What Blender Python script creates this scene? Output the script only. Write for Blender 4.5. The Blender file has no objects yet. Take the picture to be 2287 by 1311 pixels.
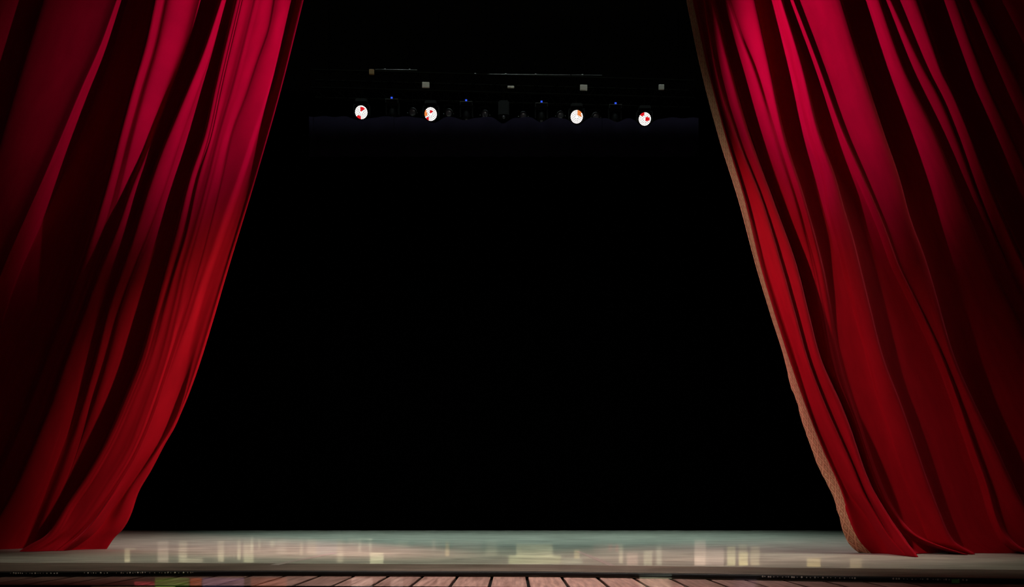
import bpy, bmesh, math, random
import numpy as np
from mathutils import Vector, Matrix

random.seed(7)
rng = np.random.default_rng(7)
scene = bpy.context.scene
COL = scene.collection
F = 1525.0            # focal length in px of the 2287 px wide frame
CX = 1143.5
HZ = 1130.0           # horizon row
CH = 0.7              # camera height above the stage floor

# ---------------------------------------------------------------- camera
cam_d = bpy.data.cameras.new('camera')
cam = bpy.data.objects.new('camera', cam_d)
COL.objects.link(cam)
cam.location = (0, 0, CH)
cam.rotation_euler = (math.pi / 2, 0, 0)
cam_d.sensor_width = 36.0
cam_d.lens = 36.0 * F / 2287.0
cam_d.shift_y = (HZ - 655.5) / 2287.0
cam_d.clip_start = 0.05
cam_d.clip_end = 200
scene.camera = cam

# ---------------------------------------------------------------- world, exposure
w = bpy.data.worlds.new('dark_hall')
scene.world = w
w.use_nodes = True
w.node_tree.nodes['Background'].inputs[0].default_value = (0.5, 0.55, 0.7, 1)
w.node_tree.nodes['Background'].inputs[1].default_value = 0.0
scene.view_settings.view_transform = 'Standard'
scene.view_settings.look = 'None'
scene.view_settings.gamma = 1
scene.view_settings.use_curve_mapping = False
scene.view_settings.exposure = 0.0


# ---------------------------------------------------------------- lights
def aim(o, target):
    d = Vector(target) - o.location
    o.rotation_euler = d.to_track_quat('-Z', 'Y').to_euler()


def spot(name, loc, target, watts, color, deg, blend=1.0, radius=0.05):
    d = bpy.data.lights.new(name, 'SPOT')
    d.energy = watts
    d.color = color
    d.spot_size = math.radians(deg)
    d.spot_blend = blend
    d.shadow_soft_size = radius
    o = bpy.data.objects.new(name, d)
    COL.objects.link(o)
    o.location = loc
    aim(o, target)
    return o


def area(name, loc, target, watts, color, sx, sy, spread=180):
    d = bpy.data.lights.new(name, 'AREA')
    d.shape = 'RECTANGLE'
    d.size, d.size_y = sx, sy
    d.energy = watts
    d.color = color
    d.spread = math.radians(spread)
    o = bpy.data.objects.new(name, d)
    COL.objects.link(o)
    o.location = loc
    aim(o, target)
    return o


# crimson profile spots that rake each house curtain from the middle of the proscenium bridge
def on_curtain(o, sx):
    o.scale = (sx, 1, 1)      # shuttered to an upright ellipse


on_curtain(spot('spot_on_left_curtain', (0.9, 8.9, 8.3), (-4.2, 10.9, 7.75), 1650, (1.0, 0.10, 1.3), 50, 0.9, 0.04), .40)
on_curtain(spot('spot_on_right_curtain', (-0.6, 8.0, 8.3), (4.45, 9.95, 7.25), 1600, (1.0, 0.10, 1.3), 50, 0.9, 0.04), .29)
# warm spots lower down
on_curtain(spot('warm_spot_left', (0.6, 8.6, 7.4), (-3.1, 10.9, 2.8), 4600, (1.0, 0.50, 0.48), 72, 1.0, 0.10), .40)
on_curtain(spot('warm_spot_right', (-0.6, 7.6, 7.4), (2.8, 9.7, 2.4), 1800, (1.0, 0.45, 0.50), 74, 1.0, 0.08), .45)
# added weak fill from the front, lifts the dark curtain folds
area('front_fill', (0, -3.0, 6.5), (0, 10.5, 2.0), 24, (1.0, 0.8, 0.65), 6, 1.0, 120)
# overhead stage wash on the floor
area('apron_wash', (0, 9.2, 8.8), (0, 9.25, 0), 72, (1.0, 0.92, 0.76), 12, 0.5, 34)
area('upstage_wash', (0, 14.8, 12.0), (0, 14.8, 0), 270, (0.80, 1.0, 0.95), 13, 6.0, 44)
area('board_fill', (0.0, 6.6, 6.6), (0.0, 6.65, 0), 44, (1.0, 0.86, 0.80), 4.6, 0.4, 34)  # added area light, brightens the middle boards in place of reflections
# added dim fill so the boards and fixtures of the rig show
o = spot('rig_fill', (0, 11.2, 9.3), (0, 16.5, 10.3), 34, (1.0, 0.97, 0.88), 100, 1.0, 0.1)
o.scale = (1, .45, 1)


def nt_clear(tree):
    for n in list(tree.nodes):
        tree.nodes.remove(n)


# added unseen spot: coloured rectangles in its beam imitate reflections on the floor
GP = (0.0, 0.0, 3.0)
REFLECTION_RECTS = [
    # px0, px1, py_top, py_bottom, colour
    (278, 290, 1224, 1256, (1.0, .80, .55), 1.2), (290, 303, 1224, 1228, (1.0, .80, .55), 1.0),
    (352, 376, 1208, 1256, (1.0, .72, .62), .9),
    (399, 417, 1208, 1256, (1.0, .82, .60), 1.0), (417, 452, 1246, 1256, (1.0, .78, .60), .7),
    (486, 500, 1208, 1254, (1.0, .80, .58), 1.0),
    (530, 537, 1207, 1250, (1.0, .85, .60), 1.0), (544, 566, 1209, 1256, (1.0, .88, .60), .8),
    (560, 565, 1198, 1230, (1.0, .9, .7), 1.2), (577, 581, 1205, 1226, (1.0, .85, .6), 1.0),
    (603, 613, 1206, 1222, (1.0, .88, .66), 1.2), (618, 640, 1204, 1236, (1.0, .78, .66), .6),
    (670, 676, 1212, 1240, (1.0, .78, .55), .9), (686, 707, 1204, 1238, (1.0, .76, .62), .8),
    (706, 752, 1206, 1238, (.75, .75, 1.0), .45), (752, 766, 1203, 1256, (1.0, .80, .6), .6),
    (778, 798, 1202, 1216, (1.0, .72, .62), .7), (800, 806, 1202, 1232, (1.0, .86, .66), 1.0),
    (806, 830, 1202, 1206, (1.0, .86, .66), .8), (824, 830, 1202, 1232, (1.0, .86, .66), .8),
    (806, 830, 1216, 1219, (1.0, .86, .66), .7),
    (826, 856, 1234, 1258, (1.0, .92, .62), 1.0), (888, 912, 1207, 1222, (1.0, .88, .66), .4),
    (965, 972, 1205, 1228, (1.0, .70, .60), .7), (994, 1003, 1210, 1242, (1.0, .62, .30), .9),
    (925, 990, 1208, 1226, (1.0, .66, .58), .3), (1010, 1075, 1208, 1228, (1.0, .66, .58), .3),
    (1085, 1110, 1210, 1240, (1.0, .82, .60), .35),
    (1153, 1234, 1215, 1243, (1.0, .86, .56), .85), (1136, 1252, 1240, 1259, (1.0, .95, .55), .6),
    (1282, 1294, 1228, 1247, (1.0, .75, .40), .9), (1254, 1300, 1247, 1259, (.95, 1.0, .75), .35),
    (1326, 1382, 1214, 1232, (1.0, .50, .45), .4), (1360, 1366, 1216, 1230, (1.0, .2, .2), .8),
    (1375, 1380, 1216, 1231, (1.0, .2, .2), .9), (1382, 1391, 1215, 1258, (1.0, .8, .58), .7),
    (1400, 1424, 1235, 1262, (1.0, .55, .5), .6), (1438, 1456, 1230, 1262, (1.0, .9, .65), .6),
    (1466, 1478, 1218, 1262, (1.0, .9, .72), .55),
    (1551, 1576, 1207, 1263, (1.0, .66, .60), 1.25), (1576, 1616, 1224, 1263, (1.0, .66, .64), .6),
    (1624, 1642, 1220, 1263, (1.0, .84, .48), .9), (1650, 1668, 1216, 1234, (1.0, .84, .48), .5),
    (1650, 1670, 1234, 1263, (1.0, .80, .40), 1.2), (1676, 1696, 1220, 1263, (1.0, .78, .50), .6),
    (1802, 1832, 1246, 1266, (1.0, .70, .35), .9), (1898, 1925, 1246, 1268, (1.0, .72, .45), .5),
    # beam patches imitating coloured reflections on the boards in front of the stage
    (300, 345, 1299, 1307, (1.0, .16, .22), 0.44), (346, 422, 1290, 1309, (.30, .85, .12), 0.36),
    (424, 450, 1290, 1309, (1.0, .30, .08), 0.36), (452, 545, 1290, 1312, (.62, .55, .95), 0.32),
    (560, 640, 1290, 1312, (1.0, .35, .18), 0.24),
    (785, 832, 1291, 1312, (.85, .95, .90), 0.40), (872, 900, 1291, 1312, (.85, .95, .90), 0.36),
    (1428, 1500, 1290, 1312, (.80, 1.0, .80), 0.32), (1640, 1690, 1296, 1312, (.7, .6, 1.0), 0.18),
]


def make_reflection_spot():
    d = bpy.data.lights.new('reflection_spot', 'SPOT')
    d.energy = 11500
    d.spot_size = math.radians(120)
    d.spot_blend = 0.2
    d.shadow_soft_size = 0.0
    d.use_nodes = True
    t = d.node_tree
    nt_clear(t)
    N = t.nodes.new
    L = t.links.new

    def math_node(op, a, b=None, c=None):
        n = N('ShaderNodeMath'); n.operation = op
        for i, v in enumerate((a, b, c)):
            if v is None:
                continue
            if hasattr(v, 'is_output'):
                L(v, n.inputs[i])
            else:
                n.inputs[i].default_value = v
        return n.outputs[0]
    tc = N('ShaderNodeTexCoord')
    sep = N('ShaderNodeSeparateXYZ'); L(tc.outputs['Normal'], sep.inputs[0])
    a = math_node('DIVIDE', sep.outputs[0], sep.outputs[2])
    b = math_node('DIVIDE', sep.outputs[1], sep.outputs[2])
    ab = N('ShaderNodeCombineXYZ'); L(a, ab.inputs[0]); L(b, ab.inputs[1])
    mp = N('ShaderNodeMapping'); L(ab.outputs[0], mp.inputs[0]); mp.inputs['Scale'].default_value = (18, 420, 1)
    nz = N('ShaderNodeTexNoise'); L(mp.outputs[0], nz.inputs['Vector']); nz.inputs['Scale'].default_value = 1.0
    wob = math_node('MULTIPLY', math_node('SUBTRACT', nz.outputs[0], 0.5), 0.006)
    a = math_node('ADD', a, wob)
    total = None
    zt = 0.0
    for (x0, x1, y0, y1, c, s) in REFLECTION_RECTS:
        front = y0 > 1284
        hh = CH + 0.06 if front else CH
        zf = -0.06 if front else 0.0
        ym = (y0 + y1) / 2
        Y = F * hh / (ym - HZ)
        k = Y / (Y - GP[1]) / F
        a0, a1 = (x0 - CX) * k, (x1 - CX) * k
        b0 = (GP[2] - zf) / (F * hh / (y0 - HZ) - GP[1])
        b1 = (GP[2] - zf) / (F * hh / (y1 - HZ) - GP[1])
        # sign: direction is (dx, dz, -dy) in the lamp's frame
        ac, ah = -(a0 + a1) / 2, abs(a1 - a0) / 2
        bc, bh = (b0 + b1) / 2, abs(b1 - b0) / 2

        def box(v, cc, h, e):
            m = N('ShaderNodeMapRange'); m.interpolation_type = 'SMOOTHSTEP'
            L(math_node('ABSOLUTE', math_node('SUBTRACT', v, cc)), m.inputs['Value'])
            m.inputs['From Min'].default_value = h + e
            m.inputs['From Max'].default_value = max(h - e, 0.0)
            m.inputs['To Min'].default_value = 0.0
            m.inputs['To Max'].default_value = 1.0
            return m.outputs['Result']
        m = math_node('MULTIPLY', box(a, ac, ah, 0.0014), box(b, bc, bh, 0.0060))
        m = math_node('MULTIPLY', m, s)
        vm = N('ShaderNodeVectorMath'); vm.operation = 'SCALE'
        vm.inputs[0].default_value = c
        L(m, vm.inputs['Scale'])
        if total is None:
            total = vm.outputs[0]
        else:
            ad = N('ShaderNodeVectorMath'); ad.operation = 'ADD'
            L(total, ad.inputs[0]); L(vm.outputs[0], ad.inputs[1])
            total = ad.outputs[0]
    mul = N('ShaderNodeVectorMath'); mul.operation = 'SCALE'
    L(total, mul.inputs[0])
    L(math_node('MULTIPLY_ADD', nz.outputs[0], 3.4, -0.75), mul.inputs['Scale'])
    em = N('ShaderNodeEmission'); L(mul.outputs[0], em.inputs['Color']); em.inputs['Strength'].default_value = 1.0
    out = N('ShaderNodeOutputLight'); L(em.outputs[0], out.inputs[0])
    o = bpy.data.objects.new('reflection_spot', d)
    COL.objects.link(o)
    o.location = GP
    o.rotation_euler = (math.pi / 2, 0, 0)
    return o


make_reflection_spot()


# ---------------------------------------------------------------- materials
def new_mat(name):
    m = bpy.data.materials.new(name)
    m.use_nodes = True
    nt = m.node_tree
    return m, nt, nt.nodes['Principled BSDF'], nt.nodes.new, nt.links.new


def plain(name, col, rough=0.6, metal=0.0, spec=0.5, grain=0.0, gscale=40):
    m, nt, p, N, L = new_mat(name)
    p.inputs['Base Color'].default_value = (*col, 1)
    p.inputs['Roughness'].default_value = rough
    p.inputs['Metallic'].default_value = metal
    p.inputs['Specular IOR Level'].default_value = spec
    if grain:
        tc = N('ShaderNodeTexCoord')
        nz = N('ShaderNodeTexNoise'); nz.inputs['Scale'].default_value = gscale
        L(tc.outputs['Object'], nz.inputs['Vector'])
        r = N('ShaderNodeMix'); r.data_type = 'RGBA'
        L(nz.outputs[0], r.inputs[0])
        r.inputs[6].default_value = (*[c * (1 - grain) for c in col], 1)
        r.inputs[7].default_value = (*[c * (1 + grain) for c in col], 1)
        L(r.outputs[2], p.inputs['Base Color'])
    return m


def emit(name, col, s):
    m, nt, p, N, L = new_mat(name)
    p.inputs['Base Color'].default_value = (0.02, 0.02, 0.02, 1)
    p.inputs['Emission Color'].default_value = (*col, 1)
    p.inputs['Emission Strength'].default_value = s
    return m


def velvet():
    m, nt, p, N, L = new_mat('crimson_velvet')
    uv = N('ShaderNodeUVMap')
    mp = N('ShaderNodeMapping'); mp.inputs['Scale'].default_value = (9, 1.2, 1)
    L(uv.outputs[0], mp.inputs[0])
    nz = N('ShaderNodeTexNoise'); nz.inputs['Scale'].default_value = 1.6; nz.inputs['Detail'].default_value = 5
    L(mp.outputs[0], nz.inputs['Vector'])
    mix = N('ShaderNodeMix'); mix.data_type = 'RGBA'
    L(nz.outputs[0], mix.inputs[0])
    mix.inputs[6].default_value = (0.27, 0.0020, 0.009, 1)
    mix.inputs[7].default_value = (0.45, 0.0034, 0.016, 1)
    L(mix.outputs[2], p.inputs['Base Color'])
    p.inputs['Roughness'].default_value = 0.8
    p.inputs['Specular IOR Level'].default_value = 0.1
    p.inputs['Sheen Weight'].default_value = 0.30
    p.inputs['Sheen Roughness'].default_value = 0.35
    p.inputs['Sheen Tint'].default_value = (1.0, 0.08, 0.14, 1)
    n2 = N('ShaderNodeTexNoise'); n2.inputs['Scale'].default_value = 900
    mp2 = N('ShaderNodeMapping'); mp2.inputs['Scale'].default_value = (1, 0.4, 1)
    L(uv.outputs[0], mp2.inputs[0]); L(mp2.outputs[0], n2.inputs['Vector'])
    bp = N('ShaderNodeBump'); bp.inputs['Strength'].default_value = 0.25; bp.inputs['Distance'].default_value = 0.002
    L(n2.outputs[0], bp.inputs['Height']); L(bp.outputs[0], p.inputs['Normal'])
    return m


def brocade():
    m, nt, p, N, L = new_mat('gold_brocade')
    uv = N('ShaderNodeUVMap')
    sep = N('ShaderNodeSeparateXYZ'); L(uv.outputs[0], sep.inputs[0])

    def mth(op, a, b=None):
        n = N('ShaderNodeMath'); n.operation = op
        for i, v in enumerate((a, b)):
            if v is None: continue
            if hasattr(v, 'is_output'): L(v, n.inputs[i])
            else: n.inputs[i].default_value = v
        return n.outputs[0]
    # diamond lattice: triangle waves of (u+v) and (u-v)
    s = 5.2
    p1 = mth('PINGPONG', mth('MULTIPLY', mth('ADD', mth('MULTIPLY', sep.outputs[0], 4.2), sep.outputs[1]), s), 0.5)
    p2 = mth('PINGPONG', mth('MULTIPLY', mth('SUBTRACT', mth('MULTIPLY', sep.outputs[0], 4.2), sep.outputs[1]), s), 0.5)
    lat = mth('MINIMUM', p1, p2)
    line = mth('LESS_THAN', lat, 0.10)
    heart = mth('GREATER_THAN', mth('MINIMUM', p1, p2), 0.26)
    nz = N('ShaderNodeTexNoise'); nz.inputs['Scale'].default_value = 120
    L(uv.outputs[0], nz.inputs['Vector'])
    mix = N('ShaderNodeMix'); mix.data_type = 'RGBA'
    L(line, mix.inputs[0])
    mix.inputs[6].default_value = (0.44, 0.20, 0.11, 1)
    mix.inputs[7].default_value = (0.72, 0.42, 0.25, 1)
    mix2 = N('ShaderNodeMix'); mix2.data_type = 'RGBA'
    L(mth('MULTIPLY', heart, mth('GREATER_THAN', nz.outputs[0], 0.48)), mix2.inputs[0])
    L(mix.outputs[2], mix2.inputs[6])
    mix2.inputs[7].default_value = (0.72, 0.52, 0.30, 1)
    L(mix2.outputs[2], p.inputs['Base Color'])
    p.inputs['Roughness'].default_value = 0.55
    bp = N('ShaderNodeBump'); bp.inputs['Strength'].default_value = 0.3; bp.inputs['Distance'].default_value = 0.003
    L(nz.outputs[0], bp.inputs['Height']); L(bp.outputs[0], p.inputs['Normal'])
    return m


def stage_floor_mat(name, c0, c1, c2, rough, spec=0.5):
    """matt vinyl with horizontal mop and drag streaks"""
    m, nt, p, N, L = new_mat(name)
    tc = N('ShaderNodeTexCoord')

    def noise(scale, detail, sc=1.0, dist=0.0):
        mp = N('ShaderNodeMapping'); mp.inputs['Scale'].default_value = scale
        L(tc.outputs['Object'], mp.inputs[0])
        n = N('ShaderNodeTexNoise'); n.inputs['Scale'].default_value = sc
        n.inputs['Detail'].default_value = detail; n.inputs['Distortion'].default_value = dist
        L(mp.outputs[0], n.inputs['Vector'])
        return n.outputs[0]
    r = N('ShaderNodeValToRGB')
    r.color_ramp.elements[0].position = 0.38; r.color_ramp.elements[0].color = (*c0, 1)
    r.color_ramp.elements[1].position = 0.63; r.color_ramp.elements[1].color = (*c2, 1)
    e = r.color_ramp.elements.new(0.5); e.color = (*c1, 1)
    a = N('ShaderNodeMath'); a.operation = 'MULTIPLY'; L(noise((1.1, 3.0, 1), 4, 1.0, 0.6), a.inputs[0]); a.inputs[1].default_value = 0.55
    b = N('ShaderNodeMath'); b.operation = 'MULTIPLY_ADD'; L(noise((1.5, 20.0, 1), 8, 1.0, 1.6), b.inputs[0]); b.inputs[1].default_value = 0.45
    L(a.outputs[0], b.inputs[2])
    L(b.outputs[0], r.inputs[0])
    L(r.outputs[0], p.inputs['Base Color'])
    p.inputs['Roughness'].default_value = rough
    p.inputs['Specular IOR Level'].default_value = spec
    bp = N('ShaderNodeBump'); bp.inputs['Strength'].default_value = 0.35; bp.inputs['Distance'].default_value = 0.004
    L(noise((1.5, 6, 1), 3, 1.2), bp.inputs['Height']); L(bp.outputs[0], p.inputs['Normal'])
    return m


def wood_mat():
    m, nt, p, N, L = new_mat('reddish_board')
    tc = N('ShaderNodeTexCoord'); oi = N('ShaderNodeObjectInfo')
    mp = N('ShaderNodeMapping'); mp.inputs['Scale'].default_value = (26, 2.5, 1)
    L(tc.outputs['Object'], mp.inputs[0])
    ad = N('ShaderNodeVectorMath'); ad.operation = 'ADD'
    L(mp.outputs[0], ad.inputs[0]); L(oi.outputs['Random'], ad.inputs[1])
    nz = N('ShaderNodeTexNoise'); nz.inputs['Scale'].default_value = 1; nz.inputs['Detail'].default_value = 4
    L(ad.outputs[0], nz.inputs['Vector'])
    r = N('ShaderNodeValToRGB')
    r.color_ramp.elements[0].position = 0.3; r.color_ramp.elements[0].color = (0.16, 0.085, 0.068, 1)
    r.color_ramp.elements[1].position = 0.75; r.color_ramp.elements[1].color = (0.44, 0.27, 0.225, 1)
    L(nz.outputs[0], r.inputs[0])
    hs = N('ShaderNodeHueSaturation')
    mr = N('ShaderNodeMapRange'); L(oi.outputs['Random'], mr.inputs[0]); mr.inputs[3].default_value = .7; mr.inputs[4].default_value = 1.25
    L(mr.outputs[0], hs.inputs['Value']); L(r.outputs[0], hs.inputs['Color'])
    L(hs.outputs[0], p.inputs['Base Color'])
    p.inputs['Roughness'].default_value = 0.45
    p.inputs['Specular IOR Level'].default_value = 0.3
    return m


M = dict(
    velvet=velvet(), brocade=brocade(), wood=wood_mat(),
    floor=stage_floor_mat('worn_vinyl_floor', (0.20, 0.212, 0.17), (0.275, 0.29, 0.24), (0.37, 0.38, 0.31), 0.55, 0.3),
    lip=stage_floor_mat('brown_edge_board', (0.085, 0.068, 0.050), (0.115, 0.092, 0.070), (0.16, 0.13, 0.10), 0.7, 0.2),
    tape=plain('grey_gaffer_tape', (0.30, 0.27, 0.24), 0.6, grain=.2),
    black=plain('black_drape', (0.0015, 0.0015, 0.0018), 1.0, 0, 0.0, .3, 6),
    bluecloth=plain('blue_black_cloth', (0.006, 0.0045, 0.009), 1.0, 0, 0.0, .2, 3),
    rubber=plain('black_rubber', (0.006, 0.006, 0.006), 0.7, 0, 0.3, .3, 30),
    steel=plain('black_painted_steel', (0.005, 0.005, 0.004), 0.9, 0.0, 0.0, .3, 20),
    alu=plain('worn_aluminium', (0.28, 0.28, 0.25), 0.4, 1.0, 0.5, .2, 20),
    dull=plain('dull_metal_pipe', (0.05, 0.05, 0.045), 0.6, 0.5, 0.3, .3, 20),
    glint=plain('bright_glint_bead', (0.75, 0.74, 0.68), 0.3, 0.8, 0.5, .2, 20),
    card=plain('pale_label_board', (0.78, 0.74, 0.64), 0.8, grain=.1),
    amber=plain('tan_label_board', (0.42, 0.26, 0.10), 0.8, grain=.1),
    glass=plain('dark_lens', (0.10, 0.10, 0.12), 0.25, 0, 0.8, .1, 10),
    plastic=plain('black_plastic', (0.005, 0.005, 0.005), 0.6, 0, 0.15, .3, 30),
    led=emit('led_white', (1.0, 0.90, 0.84), 2.2),
    ledred=emit('led_red', (1.0, 0.008, 0.015), 1.3),
    ledorange=emit('led_orange', (1.0, 0.22, 0.05), 1.8),
    blue=emit('blue_display', (0.03, 0.10, 0.9), 0.9),
    green=plain('matt_green', (0.10, 0.35, 0.09), 0.6, grain=.2),
    ochre=plain('pale_brass', (0.55, 0.48, 0.30), 0.5, 0.3, 0.5, .2, 60),
    plaster=plain('black_painted_plaster', (0.004, 0.004, 0.004), 0.95, 0, 0.1, .3, 3),
    carpet=plain('dark_carpet', (0.012, 0.006, 0.006), 0.95, 0, 0.1, .3, 20),
)


# ---------------------------------------------------------------- object helpers
def put(name, me, mat, parent=None, smooth=False):
    o = bpy.data.objects.new(name, me)
    COL.objects.link(o)
    if mat is not None:
        me.materials.append(M[mat] if isinstance(mat, str) else mat)
    if smooth:
        for p in me.polygons:
            p.use_smooth = True
    if parent is not None:
        o.parent = parent
    return o


def from_bm(name, bm, mat, parent=None, smooth=False):
    bmesh.ops.recalc_face_normals(bm, faces=bm.faces[:])
    me = bpy.data.meshes.new(name)
    bm.to_mesh(me)
    bm.free()
    return put(name, me, mat, parent, smooth)


def tag(o, label=None, cat=None, group=None, kind=None):
    if label: o['label'] = label
    if cat: o['category'] = cat
    if group: o['group'] = group
    if kind: o['kind'] = kind
    return o


def empty(name, loc, rz=0.0):
    o = bpy.data.objects.new(name, None)
    COL.objects.link(o)
    o.location = loc
    o.rotation_euler = (0, 0, rz)
    o.empty_display_size = 0.1
    return o


def box(bm, x0, x1, y0, y1, z0, z1):
    vs = [bm.verts.new((x, y, z)) for z in (z0, z1) for (x, y) in ((x0, y0), (x1, y0), (x1, y1), (x0, y1))]
    for f in ((0, 3, 2, 1), (4, 5, 6, 7), (0, 1, 5, 4), (1, 2, 6, 5), (2, 3, 7, 6), (3, 0, 4, 7)):
        bm.faces.new([vs[i] for i in f])


def tube(bm, a, b, r, n=10, r2=None):
    a, b = Vector(a), Vector(b)
    r2 = r if r2 is None else r2
    d = (b - a).normalized()
    u = d.orthogonal().normalized(); v = d.cross(u)
    A, B = [], []
    for i in range(n):
        t = 2 * math.pi * i / n
        k = u * math.cos(t) + v * math.sin(t)
        A.append(bm.verts.new(a + k * r)); B.append(bm.verts.new(b + k * r2))
    for i in range(n):
        j = (i + 1) % n
        bm.faces.new((A[i], A[j], B[j], B[i]))
    bm.faces.new(A[::-1]); bm.faces.new(B)


def lathe(bm, prof, n=20, M4=None):
    """prof: (radius, height) pairs around local z"""
    rings = []
    for (r, z) in prof:
        ring = []
        for i in range(n):
            t = 2 * math.pi * i / n
            v = Vector((r * math.cos(t), r * math.sin(t), z))
            if M4 is not None: v = M4 @ v
            ring.append(bm.verts.new(v))
        rings.append(ring)
    for a, b in zip(rings, rings[1:]):
        for i in range(n):
            j = (i + 1) % n
            bm.faces.new((a[i], a[j], b[j], b[i]))
    bm.faces.new(rings[0][::-1]); bm.faces.new(rings[-1])


def prism(bm, pts, z0, z1):
    """pts: ordered plan polygon"""
    a = [bm.verts.new((x, y, z0)) for x, y in pts]
    b = [bm.verts.new((x, y, z1)) for x, y in pts]
    n = len(pts)
    for i in range(n):
        j = (i + 1) % n
        bm.faces.new((a[i], a[j], b[j], b[i]))
    bm.faces.new(a[::-1]); bm.faces.new(b)


def gy(py, h=CH):
    return F * h / (py - HZ)


def gxy(px, py, h=CH):
    y = gy(py, h)
    return ((px - CX) / F * y, y)


# ---------------------------------------------------------------- the room
BACK = 19.77
bm = bmesh.new(); box(bm, -12, 12, BACK, BACK + .2, 0, 12.6)
tag(from_bm('wall_back', bm, 'plaster'), kind='structure')
for s, nm in ((-1, 'wall_left'), (1, 'wall_right')):
    bm = bmesh.new(); box(bm, min(s * 12, s * 12.2), max(s * 12, s * 12.2), -4, BACK + .2, -0.9, 12.6)
    tag(from_bm(nm, bm, 'plaster'), kind='structure')
bm = bmesh.new(); box(bm, -12.2, 12.2, -4.2, -4, -0.9, 12.6)
tag(from_bm('wall_front', bm, 'plaster'), kind='structure')
bm = bmesh.new(); box(bm, -12.2, 12.2, -4.2, BACK + .2, 12.6, 12.8)
tag(from_bm('ceiling', bm, 'plaster'), kind='structure')
bm = bmesh.new(); box(bm, -12.2, 12.2, -4.2, BACK + .2, -1.1, -0.9)
tag(from_bm('auditorium_floor', bm, 'carpet'), kind='structure')

# black cloth across the whole back of the stage (soft folds)
bm = bmesh.new()
nx = 300
rows = []
for z in (0.006, 12.3):
    rows.append([bm.verts.new((-11.7 + 23.4 * i / nx, BACK - 0.30 + 0.06 * math.sin(i * 0.9) + 0.03 * math.sin(i * 0.37), z)) for i in range(nx + 1)])
for i in range(nx):
    bm.faces.new((rows[0][i], rows[0][i + 1], rows[1][i + 1], rows[1][i]))
bd = from_bm('backdrop', bm, 'black', smooth=True)
sm = bd.modifiers.new('thickness', 'SOLIDIFY'); sm.thickness = 0.01
tag(bd, 'full-height black backdrop hanging across the rear of the stage', 'backdrop')
BACKY = BACK - 0.30

# stage floor: vinyl slab, brown edge board along the front
SEAM = [(-760, 1256), (0, 1256.5), (600, 1258.2), (1200, 1261), (1500, 1264.5), (1800, 1268.5), (2287, 1273), (2900, 1278)]
EDGE = [(-760, 1276.5), (0, 1276), (600, 1273.8), (1200, 1275.8), (1500, 1279.5), (1800, 1284.5), (2287, 1292), (2900, 1300)]
seam = [gxy(*p) for p in SEAM]
edge = [gxy(*p) for p in EDGE]


def y_on(poly, x):
    xs = [p[0] for p in poly]; ys = [p[1] for p in poly]
    return float(np.interp(x, xs, ys))


bm = bmesh.new()
prism(bm, [(-11.99, seam[0][1])] + [p for p in seam if -11.9 < p[0] < 11.9] + [(11.99, seam[-1][1]), (11.99, BACK), (-11.99, BACK)], -0.06, 0.0)
tag(from_bm('floor', bm, 'floor'), kind='structure')
bm = bmesh.new()
prism(bm, [(-11.99, edge[0][1])] + [p for p in edge if -11.9 < p[0] < 11.9] + [(11.99, edge[-1][1]), (11.99, seam[-1][1] - .004)]
      + [(x, y - .004) for x, y in seam[::-1] if -11.9 < x < 11.9] + [(-11.99, seam[0][1] - .004)], -0.06, -0.001)
tag(from_bm('trim_1', bm, 'lip'), kind='structure')
# solid stage body under the floor, set back so that the front edge overhangs in shadow
bm = bmesh.new()
prism(bm, [(-11.99, edge[0][1] + .05)] + [(x, y + .05) for x, y in edge if -11.9 < x < 11.9] + [(11.99, edge[-1][1] + .05), (11.99, BACK), (-11.99, BACK)], -0.9, -0.0605)
tag(from_bm('stage_base', bm, 'plaster'), kind='structure')

# rubber nosing that hangs under the front edge, with bright beads imitating a thin reflected line
nose = empty('stage_nosing', (0, 7.3, -0.03))
xs = np.linspace(-11.9, 11.9, 120)
bm = bmesh.new()
prof = [(-.012, -.004), (-.024, -.012), (-.026, -.030), (-.016, -.044), (-.004, -.044), (-.004, -.004)]
rings = [[bm.verts.new((x, y_on(edge, x) + a - 7.3, b + .03)) for a, b in prof] for x in xs]
for a, b in zip(rings, rings[1:]):
    for i in range(len(prof)):
        j = (i + 1) % len(prof)
        bm.faces.new((a[i], a[j], b[j], b[i]))
bm.faces.new(rings[0]); bm.faces.new(rings[-1][::-1])
from_bm('rubber_strip', bm, 'rubber', nose)
bm = bmesh.new()
for x0, x1 in ((25, 132), (186, 240), (256, 430), (1700, 1890), (1965, 2110)):
    px = x0
    while px < x1:
        Y = 7.3 if px < 1200 else 7.0
        x = (px - CX) / F * Y
        y = y_on(edge, x) - .027
        zz = -.018 - .004 * random.random()
        s = random.choice((.005, .007, .010))
        bmesh.ops.create_icosphere(bm, subdivisions=1, radius=s, matrix=Matrix.Translation((x, y - 7.3, zz + .03)) @ Matrix.Scale(.6, 4, (0, 1, 0)))
        px += random.uniform(4, 11)
o = from_bm('glint_row', bm, 'glint', nose); o['kind'] = 'stuff'; o['label'] = 'row of tiny bright beads imitating a reflected line'
tag(nose, 'black rubber nosing with bright glint beads under the front edge of the stage', 'nosing')
# flat green patch on the nosing, right
gx = (2121 - CX) / F * 6.75
bm = bmesh.new(); box(bm, -.035, .035, -.0025, 0, -.030, .006)
gt = from_bm('green_patch', bm, 'green'); gt.location = (gx, y_on(edge, gx) - .0275, -.022)
gt.rotation_euler = (0, 0, math.atan2(y_on(edge, gx + .05) - y_on(edge, gx - .05), .1))
tag(gt, 'small green patch on the stage nosing at the right', 'tape')

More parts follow.
